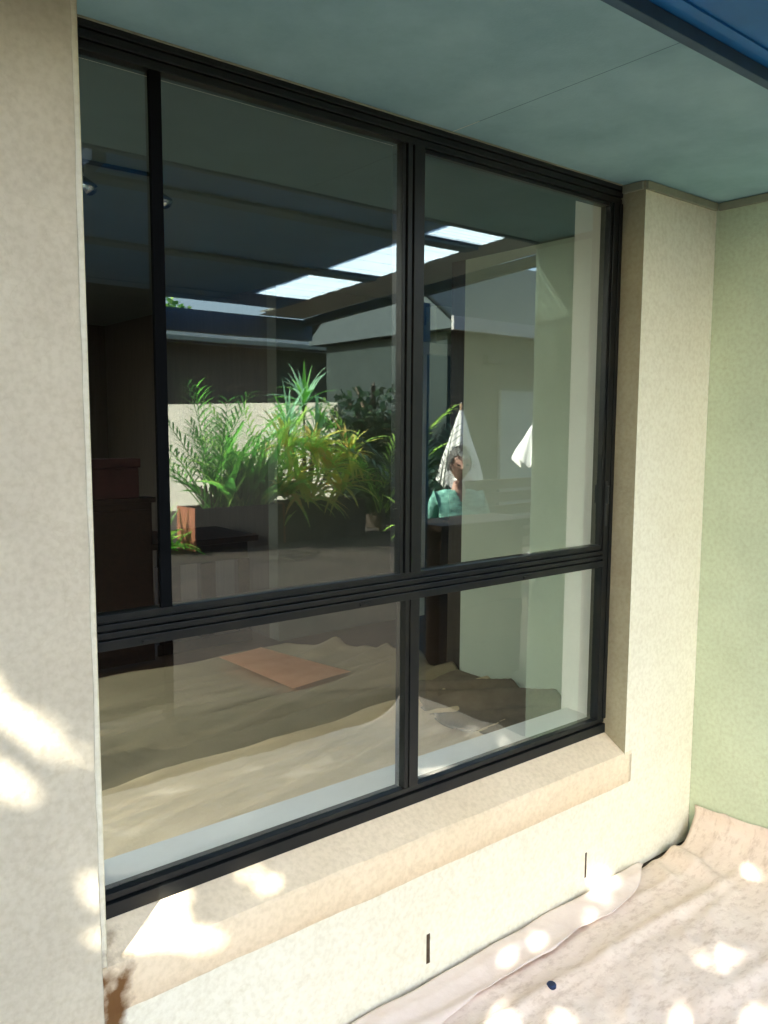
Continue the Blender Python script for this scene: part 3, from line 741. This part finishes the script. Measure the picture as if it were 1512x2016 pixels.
# ------------------------------------------------------------------ garden furniture
M_umb = mat('white_canvas', (.80, .78, .72), rough=.8, var=.06, vscale=8, trans=.25)
M_pole = mat('pole_wood', (.25, .16, .09), rough=.5, var=.2)
def umbrella(x, y, za, zb, rad, label):
    t = thing('closed_umbrella', label, 'umbrella', (x, y, G), 'closed white umbrellas in the garden')
    b = MB(); n = 32; rings = []
    H = za - zb
    for i, (q, rr) in enumerate(((0, .015), (.06, .03), (.25, .28), (.5, .55), (.75, .82), (1.0, 1.0))):
        b0 = len(b.v); rings.append(b0)
        for k in range(n):
            a = 2 * math.pi * k / n; pl = 1 + .22 * math.cos(8 * a) * q + .05 * noise.noise((a * 2, q * 3, x))
            r_ = rad * rr * pl
            b.v.append((x + r_ * math.cos(a), y + r_ * math.sin(a), za - H * q + .05 * q * math.cos(8 * a)))
    for r0, r1 in zip(rings, rings[1:]):
        for k in range(n): b.f.append((r0 + k, r1 + k, r1 + (k + 1) % n, r0 + (k + 1) % n)); b.mi.append(0)
    b.build('canopy', M_umb, t, smooth=True)
    b = MB(); b.tube([(x, y, G + .04), (x, y, za - .02)], [.022, .02], 12); b.build('pole', M_pole, t, smooth=True)
    b = MB(); b.lathe((x, y, G), [(0, 0), (.24, 0), (.24, .04), (.05, .08), (.05, .2), (0, .2)], 20); b.build('base', M_beam, t)
umbrella(6.72, -5.06, 1.76, .82, .23, 'white closed umbrella behind the woman and the palm fronds')
umbrella(7.40, -4.52, 1.57, 1.07, .22, 'cream closed umbrella partly hidden by the return wall')
bn = thing('garden_bench', 'brown slatted timber bench behind the woman', 'bench', (6.4, -4.0, G))
M_bench = mat('bench_timber', (.085, .052, .032), rough=.6, col2=(.055, .034, .02), vscale=4, stretch=(2, 10, 10))
b = MB()
for k in range(5): b.box(5.95, 7.3, -4.22, -4.19, .12 + k * .14 + .15, .12 + k * .14 + .255)
b.build('backrest', M_bench, bn, bevel=.004)
b = MB()
for k in range(4): b.box(5.95, 7.3, -4.15 + k * .11, -4.06 + k * .11, .26, .29)
b.build('seat', M_bench, bn, bevel=.004)
for x in (6.0, 7.25):
    for y in (-4.26, -3.78):
        b = MB(); b.box(x - .03, x + .03, y - .025, y + .03, G, .80 if y < -4 else .259); b.build('leg', M_bench, bn, bevel=.004)

sf = thing('blocking_fence', 'dark green paling fence added out of view on the left to block low light', 'fence', (-2.7, -3, G))  # added out of view to cut the sky light from the left
b = MB()
for k in range(44): b.box(-2.72 - .012 * (k % 2), -2.70 - .012 * (k % 2), -6.2 + k * .14, -6.2 + k * .14 + .132, G + .02, 2.15)
b.build('palings', mat('fence_paint', (.06, .085, .05), rough=.8, var=.3, vscale=3), sf)
b = MB()
for z in (.2, 1.7): b.box(-2.80, -2.733, -6.2, -.05, z, z + .08)
b.build('rail', M_darkwood, sf)
bc = thing('bar_counter', 'dark timber outdoor counter in front of the woman', 'counter', (3.75, -1.9, G))
b = MB()
for k in range(8): b.box(3.38, 4.12, -2.05, -1.79 + .004 * (k % 2), G + .04 + k * .125, G + .04 + k * .125 + .1235)
b.build('body', M_bench, bc)
b = MB(); b.box(3.34, 4.16, -2.09, -1.74, .862, .90); b.build('top', M_bench, bc, bevel=.005)
b = MB(); b.box(3.40, 4.10, -2.03, -1.82, G, G + .039); b.build('plinth', M_darkwood, bc)
# garden wall, neighbours, trees
gw = thing('garden_wall', 'sunlit cream garden wall behind the planters', 'wall', (7.5, -11, G))
dv = Vector((-.34, -.94, 0)).normalized(); nv = Vector((-.94, .34, 0)).normalized(); A = Vector((8.6, -8.2, 0))
b = MB(); b.obox(A + dv * 3.85 + Vector((0, 0, (1.86 + G) / 2)), dv, nv, Vector((0, 0, 1)), 2.55, .07, (1.86 - G) / 2); b.build('panel', wall_mat('garden_render', (.60, .56, .46), (.53, .49, .40)), gw, bevel=.01)
b = MB(); b.obox(A + dv * 6.65 + Vector((0, 0, 1.05)), dv, nv, Vector((0, 0, 1)), .24, .16, 1.23); b.build('post', wall_mat('post_render', (.60, .52, .40), (.54, .46, .34)), gw, bevel=.01)
nh = thing('weatherboard_house', 'dark weatherboard house beyond the garden wall', 'house', (11, -16, G))
b = MB()
M_board = mat('dark_boards', (.065, .07, .05), rough=.7, col2=(.05, .05, .038), vscale=2, stretch=(8, 8, 1))
for k in range(22): b.box(5.5, 15.5, -18.0, -15.0 - .012 * (k % 2), G + .002 + k * .155, G + (k + 1) * .155)
b.build('wall', M_board, nh)
b = MB(); b.box(5.3, 15.7, -15.0, -14.55, 3.23, 3.30); b.build('eave', M_fascia, nh)
b = MB(); b.box(5.3, 15.7, -14.545, -14.43, 3.23, 3.34); b.build('gutter', mat('gutter_paint', (.38, .40, .30), rough=.5, var=.1), nh, bevel=.02)
b = MB(); b.face([(5.2, -14.5, 3.345), (15.8, -14.5, 3.345), (15.8, -18.2, 3.9), (5.2, -18.2, 3.9)]); b.face([(5.2, -18.2, 3.85), (15.8, -18.2, 3.85), (15.8, -14.5, 3.30), (5.2, -14.5, 3.30)]); b.build('roof', mat('roof_metal', (.10, .12, .11), rough=.5, var=.2), nh)
b = MB(); b.tube([(7.35, -14.5, 3.28), (7.35, -14.7, 3.05), (7.35, -14.93, 2.8), (7.35, -14.93, 0)], [.05] * 4, 10); b.build('downpipe', M_white, nh, smooth=True)
pb = thing('garden_pavilion', 'grey green garden building with pitched roof behind the umbrellas', 'building', (10.5, -9.5, G))
b = MB(); b.box(9.35, 13.9, -11.5, -8.1, G, 3.0); b.build('wall', wall_mat('pavilion_render', (.035, .05, .045), (.028, .04, .036)), pb)
b = MB(); b.box(9.15, 14.1, -11.8, -7.75, 3.02, 3.10)
for za in (3.13, 3.18): b.face([(9.1, -7.7, za), (14.2, -7.7, za), (14.2, -9.8, za + 1.5), (9.1, -9.8, za + 1.5)]); b.face([(9.1, -9.8, za + 1.5), (14.2, -9.8, za + 1.5), (14.2, -11.9, za), (9.1, -11.9, za)])
b.face([(9.15, -7.75, 3.1), (9.15, -11.8, 3.1), (9.15, -9.8, 4.6)])
b.build('roof', mat('roof_steel', (.055, .075, .075), rough=.75, var=.15), pb)
b = MB(); b.box(9.1, 14.2, -7.74, -7.68, 2.98, 3.20); b.build('gutter', M_beam, pb, bevel=.01)
b = MB(); b.box(10.2, 10.55, -8.096, -7.98, 2.55, 2.68); b.build('wall_light', M_frame, pb, bevel=.01)
b = MB(); b.box(10.6, 11.6, -8.098, -8.03, G, 2.1); b.build('door', mat('door_paint', (.30, .31, .27), rough=.5, var=.1), pb, bevel=.005)

def crown(b, c, rx, ry, rz_, n, ls, nm=3, holes=None, thr=-.12):
    cnt = 0; tries = 0
    while cnt < n and tries < n * 6:
        tries += 1
        u = Vector([random.gauss(0, 1) for _ in range(3)]).normalized() * (random.random() ** .45)
        k = noise.noise((u.x * 2.1 + c[0], u.y * 2.1 + c[1], u.z * 2.1)) 
        if k < thr: continue
        s_ = 1 + .22 * noise.noise((u.x * 1.7, u.y * 1.7 + c[0], u.z * 1.7))
        p = Vector((c[0] + u.x * rx * s_, c[1] + u.y * ry * s_, c[2] + u.z * rz_ * s_))
        L_ = ls * random.uniform(.7, 1.3)
        if holes:
            bad = False
            for hp, hr in holes:
                v = p - hp; q = v - SUN * v.dot(SUN)
                if q.length < hr * .7 + L_ * .36: bad = True; break
            if bad: cnt += 1; continue
        d = rdir(-60, 60); sd = d.cross(rdir(-80, 80)).normalized()
        w = L_ * .32
        b.face([p - d * L_ * .5, p + sd * w - d * L_ * .05, p + d * L_ * .5, p - sd * w - d * L_ * .05], random.randrange(nm)); cnt += 1
def tree(name, label, x, y, h, r_, n, ls, mats, group=None, holes=None, cz=None, rz_=None, lobes=5):
    t = thing(name, label, 'tree', (x, y, G), group)
    b = MB(); b.tube([(x, y, G), (x + .05, y, h * .3), (x - .05, y + .05, h * .6), (x, y, h * .85)], [.16, .13, .09, .04], 10)
    for k in range(7):
        d = rdir(15, 55, k * .9); p = Vector((x, y, h * (.35 + .05 * k))); b.tube([p, p + d * r_ * .4, p + d * r_ * .75 + Vector((0, 0, .1))], [.06, .04, .015], 6)
    b.build('trunk', M_bark, t, smooth=True)
    b = MB(); cz = cz or h * .65; rz_ = rz_ or h * .35
    for k in range(lobes):
        a = k * 2 * math.pi / lobes
        crown(b, (x + math.cos(a) * r_ * .35, y + math.sin(a) * r_ * .35, cz + (.18 if k % 2 else -.18) * rz_), r_ * .7, r_ * .7, rz_ * .8, n // lobes, ls, len(mats), holes)
    if holes:      # small leaves close in round every gap
        for hp, hr in holes:
            if hr > .3: continue
            for k in range(260):
                dd = rdir(-80, 80); off = (dd - SUN * dd.dot(SUN)).normalized() * (hr + random.uniform(-.02 if k % 13 == 0 else .022, .26))
                p = hp + SUN * random.uniform(4.7, 7.2) + off; L_ = random.uniform(.06, .10)
                d = rdir(-60, 60); sd = d.cross(SUN).normalized(); d = (d - SUN * d.dot(SUN) * .7).normalized()
                if any((lambda v: (v - SUN * v.dot(SUN)).length)(p - h2) < (r2 * .9 + .018 if k % 13 or r2 > .3 else r2 * .72) for h2, r2 in holes): continue
                b.face([p - d * L_ * .5, p + sd * L_ * .32, p + d * L_ * .5, p - sd * L_ * .32], random.randrange(len(mats)))
    b.build('crown', mats, t)
tree('bushy_tree', 'dark bushy tree between the garden wall and the garden building', 8.35, -8.75, 2.5, .85, 4200, .13, [L_bush, L_bush, L_bush], cz=1.05, rz_=1.15)
tree('bushy_tree', 'tall leafy tree rising beyond the weatherboard house', 8.5, -21, 6.4, 2.6, 4500, .26, [L_mid, L_dark, L_lime])
# the shade tree behind the photographer; its gaps let the sun dapples through
V = Vector
HOLES = [(V((2.7, -.95, 2.36)), .42), (V((2.7, -1.5, 2.33)), .42), (V((2.7, -2.2, 2.3)), .45),
         (V((.30, -.13, 1.03)), .05), (V((.37, -.13, .955)), .045), (V((.43, -.13, .905)), .042), (V((.49, -.13, .86)), .036), (V((.54, -.13, .825)), .026),
         (V((.35, -.13, .84)), .040), (V((.40, -.13, .80)), .036), (V((.574, -.13, .52)), .036), (V((.572, -.13, .76)), .012),
         (V((.76, -.05, .335)), .045), (V((.70, -.08, .32)), .040), (V((.80, -.10, .31)), .036), (V((1.0, -.02, .345)), .034), (V((1.035, -.06, .33)), .018), (V((.86, -.03, .34)), .012),
         (V((2.38, -.12, -.15)), .045), (V((2.03, -.15, -.15)), .052), (V((1.82, -.09, -.05)), .070), (V((1.78, -.16, -.16)), .06), (V((2.25, -.56, -.165)), .052), (V((2.39, -.6, -.165)), .032),
         (V((2.15, -.78, -.165)), .052), (V((1.63, -.33, -.165)), .045), (V((1.73, -.46, -.165)), .030), (V((2.9, -.41, -.15)), .018), (V((1.88, -.52, -.165)), .024), (V((2.02, -.66, -.165)), .034),
         (V((2.5, -.75, -.165)), .034), (V((2.2, -.2, -.16)), .018), (V((1.5, -.2, -.16)), .034), (V((1.9, -.7, -.165)), .020), (V((2.6, -1.0, -.165)), .04), (V((1.3, -.6, -.165)), .04), (V((.9, -.6, -.165)), .04), (V((.2, -.5, -.165)), .05), (V((.1, -.13, .55)), .04), (V((-.2, -.13, 1.1)), .045)]
HOLES = [(p_, r_ * (1.16 if r_ < .3 else 1)) for p_, r_ in HOLES]
tc_ = Vector((1.2, -.5, 1.0)) + SUN * 6.0
tree('shade_tree', 'dense leafy shade tree casting dappled light onto the wall', tc_.x, tc_.y, tc_.z + 2.0, 2.9, 15000, .19, [L_bush, L_bush, L_bush], holes=HOLES, cz=tc_.z, rz_=2.3, lobes=6)

# ------------------------------------------------------------------ the woman standing in the yard
M_skin = mat('skin', (.60, .33, .24), rough=.5, var=.1, vscale=20)
M_hair = mat('grey_hair', (.34, .33, .29), rough=.6, col2=(.20, .19, .17), vscale=30, stretch=(1, 1, .2))
M_top = mat('patterned_top', (.30, .62, .48), rough=.8, col2=(.03, .12, .10), vscale=15, stretch=(1, 1, 2.4))
M_trou = mat('dark_trousers', (.012, .011, .012), rough=.8, var=.2)
def skin(name, verts, edges, rad, mat_, root=0, lv=2):
    me = bpy.data.meshes.new(name); me.from_pydata(verts, edges, []); o = bpy.data.objects.new(name, me); COL.objects.link(o)
    sm = o.modifiers.new('s', 'SKIN'); sm.use_smooth_shade = True
    me.skin_vertices[0].data[root].use_root = True
    for i, r_ in enumerate(rad): me.skin_vertices[0].data[i].radius = r_ if isinstance(r_, tuple) else (r_, r_)
    ss = o.modifiers.new('b', 'SUBSURF'); ss.levels = lv; ss.render_levels = lv
    dg = bpy.context.evaluated_depsgraph_get()
    nm = bpy.data.meshes.new_from_object(o.evaluated_get(dg))
    bpy.data.objects.remove(o); nm.name = name
    nm.materials.clear(); nm.materials.append(mat_)
    for p_ in nm.polygons: p_.use_smooth = True
    return nm
def woman():
    t = thing('person', 'woman with short grey hair in a green patterned top and dark trousers', 'person', (4.08, -2.36, G))
    t.rotation_euler = (0, 0, R(28))     # local +y is her front
    vs = []; es = []; rd = []
    def add(p, r_, link=None):
        vs.append(p); rd.append(r_)
        if link is not None: es.append((link, len(vs) - 1))
        return len(vs) - 1
    pel = add((0, 0, .80), (.105, .08)); w = add((0, .005, .95), (.095, .072), pel); chs = add((0, -.004, 1.11), (.095, .070), w); nb = add((0, -.012, 1.235), (.046, .046), chs)
    nk = add((0, .0, 1.30), (.043, .045), nb)
    hands = []
    for s in (-1, 1):
        sh = add((.150 * s, -.012, 1.165), (.036, .036), chs); el = add((.215 * s, -.04, .95), (.040, .040), sh); wr = add((.150 * s, -.16, .80), (.026, .024), el)
        pm = add((.075 * s, -.185, .765), (.030, .016), wr); hands.append((s, pm))
        hp = add((.085 * s, 0, .74), (.07, .07), pel); kn = add((.09 * s, .015, .42), (.055, .055), hp); an = add((.095 * s, -.01, .09), (.035, .035), kn)
        add((.10 * s, .12, .035), (.038, .028), an)
    body = skin('body', vs, es, rd, M_skin)
    bm = bmesh.new(); bm.from_mesh(body)
    # fingers, rooted in the palms
    for s in (-1, 1):
        for k in range(5):
            bx = Vector((.055 * s, -.19, .752 - .0 )) + Vector((0, .012 * (1 if k % 2 else 0), .018 - .012 * k))
            if k == 4:
                pts = [(.085 * s, -.18, .785), (.068 * s, -.175, .80), (.05 * s, -.17, .802)]
            else:
                ln = (.055, .062, .058, .045)[k]
                pts = [tuple(bx), tuple(bx + Vector((-s * ln * .5, -.012, -.004))), tuple(bx + Vector((-s * ln * .8, .0, -.012))), tuple(bx + Vector((-s * ln * .95, .014, -.014)))]
            fm = skin('f', pts, [(i, i + 1) for i in range(len(pts) - 1)], [.0085 - .001 * i for i in range(len(pts))], M_skin, 0, 1)
            bm.from_mesh(fm); bpy.data.meshes.remove(fm)
    # head: shaped ellipsoid
    hc = Vector((0, .02, 1.405)); nu, nv_ = 32, 24; gr = {}
    for j in range(nv_ + 1):
        ph = math.pi * j / nv_
        for i in range(nu):
            th = 2 * math.pi * i / nu
            x = math.sin(ph) * math.sin(th); y = math.sin(ph) * math.cos(th); z = math.cos(ph)
            jaw = 1 - .30 * max(0, -z) ** 1.3
            px_, py_, pz_ = x * .073 * jaw, y * .092 * (1 - .12 * max(0, -z)) , z * .112
            if y > 0:
                f_ = math.exp(-(x / .22) ** 2)
                py_ += .022 * f_ * math.exp(-((z + .18) / .16) ** 2)          # nose
                py_ += .008 * math.exp(-(x / .3) ** 2) * math.exp(-((z + .52) / .09) ** 2)   # lips
                py_ += .010 * math.exp(-(x / .4) ** 2) * math.exp(-((z + .85) / .15) ** 2)   # chin
                for e in (-1, 1): py_ -= .012 * math.exp(-((x - e * .42) / .2) ** 2) * math.exp(-((z - .02) / .11) ** 2)  # sockets
            for e in (-1, 1):
                px_ += e * .014 * math.exp(-((y + .05) / .16) ** 2) * math.exp(-((z + .08) / .22) ** 2) * (1 if x * e > .6 else 0)   # ears
            gr[i, j] = bm.verts.new(hc + Vector((px_, py_, pz_)))
    for j in range(nv_):
        for i in range(nu):
            try:
                f_ = bm.faces.new((gr[i, j], gr[i, j + 1], gr[(i + 1) % nu, j + 1], gr[(i + 1) % nu, j])); f_.smooth = True
            except ValueError: pass
    bm.to_mesh(body); bm.free()
    def put(me, name):
        o = bpy.data.objects.new(name, me); COL.objects.link(o); o.parent = t; return o
    put(body, 'body')
    b = MB()
    em = mat('eye_dark', (.02, .015, .012), rough=.2, var=.1)
    for e in (-1, 1):
        b = MB(); b.lathe((e * .031, .098, 1.405), [(0, -.008), (.012, -.004), (.014, 0), (.012, .004), (0, .008)], 10)
        o = b.build('eye', em); o.parent = t
    b = MB(); b.obox((0, .113, 1.348), V((1, 0, 0)), V((0, 1, 0)), V((0, 0, 1)), .022, .004, .005)
    o = b.build('mouth', mat('lip', (.30, .09, .08), rough=.5, var=.1), bevel=.002); o.parent = t
    # hair: cap with ruffled strands
    b = MB(); nu, nv_ = 36, 14; rows = []
    for j in range(nv_ + 1):
        row = []
        for i in range(nu):
            th = 2 * math.pi * i / nu; front = math.cos(th)
            lim = 1.05 if front > .55 else (1.9 if front < 0 else 1.55)
            ph = lim * j / nv_; rr = 1.13 + .07 * noise.noise((th * 2.4, ph * 5, 1)) + (.05 if j == nv_ else 0) * noise.noise((th * 7, 2, 2))
            row.append((hc.x + math.sin(ph) * math.sin(th) * .078 * rr, hc.y - .006 + math.sin(ph) * math.cos(th) * .095 * rr, hc.z + math.cos(ph) * .113 * rr))
        rows.append(row)
    for j in range(nv_):
        for i in range(nu): b.face([rows[j][i], rows[j + 1][i], rows[j + 1][(i + 1) % nu], rows[j][(i + 1) % nu]])
    for k in range(260):
        th = random.uniform(0, 6.28); ph = random.uniform(.1, 1.2 if math.cos(th) > .5 else 1.8); n_ = V((math.sin(ph) * math.sin(th), math.sin(ph) * math.cos(th), math.cos(ph)))
        p = hc + V((n_.x * .084, n_.y * .102, n_.z * .122)); leaf_strip(b, p, n_ * .5 + V((random.uniform(-1, 1), random.uniform(-1, 1), -.2)), .05, .008, 1.0, 3)
    o = b.build('hair', M_hair, smooth=True); o.parent = t
    # top with sleeves to the elbow and a V neckline
    vs2 = [(0, 0, .76), (0, .004, .95), (0, 0, 1.11), (0, -.012, 1.225)]; ed = [(0, 1), (1, 2), (2, 3)]; r2 = [(.185, .15), (.160, .125), (.152, .120), (.085, .075)]
    for s in (-1, 1):
        i0 = len(vs2); vs2 += [(.158 * s, -.01, 1.180), (.215 * s, -.038, .97), (.222 * s, -.06, .90)]; r2 += [(.058, .058), (.055, .055), (.058, .058)]; ed += [(2, i0), (i0, i0 + 1), (i0 + 1, i0 + 2)]
    tm = skin('top', vs2, ed, r2, M_top, 0, 4)
    bm = bmesh.new(); bm.from_mesh(tm)
    kill = [f_ for f_ in bm.faces if (f_.calc_center_median().z > 1.272) or (f_.calc_center_median().y > .0 and f_.calc_center_median().z > 1.13 + abs(f_.calc_center_median().x) * 2.3)]
    bmesh.ops.delete(bm, geom=kill, context='FACES'); bm.to_mesh(tm); bm.free(); put(tm, 'blouse')
    vs3 = [(0, 0, .95), (0, 0, .80)]; ed = [(0, 1)]; r3 = [(.135, .105), (.155, .12)]
    for s in (-1, 1):
        i0 = len(vs3); vs3 += [(.088 * s, 0, .73), (.094 * s, .012, .42), (.098 * s, -.008, .08)]; r3 += [(.10, .10), (.074, .074), (.062, .062)]; ed += [(1, i0), (i0, i0 + 1), (i0 + 1, i0 + 2)]
    put(skin('trousers', vs3, ed, r3, M_trou, 0), 'trousers')
    for s in (-1, 1):
        sh = skin('shoe', [(.10 * s, -.05, .045), (.10 * s, .05, .04), (.105 * s, .16, .03)], [(0, 1), (1, 2)], [(.045, .045), (.05, .042), (.044, .03)], M_frame); put(sh, 'shoe')
woman()
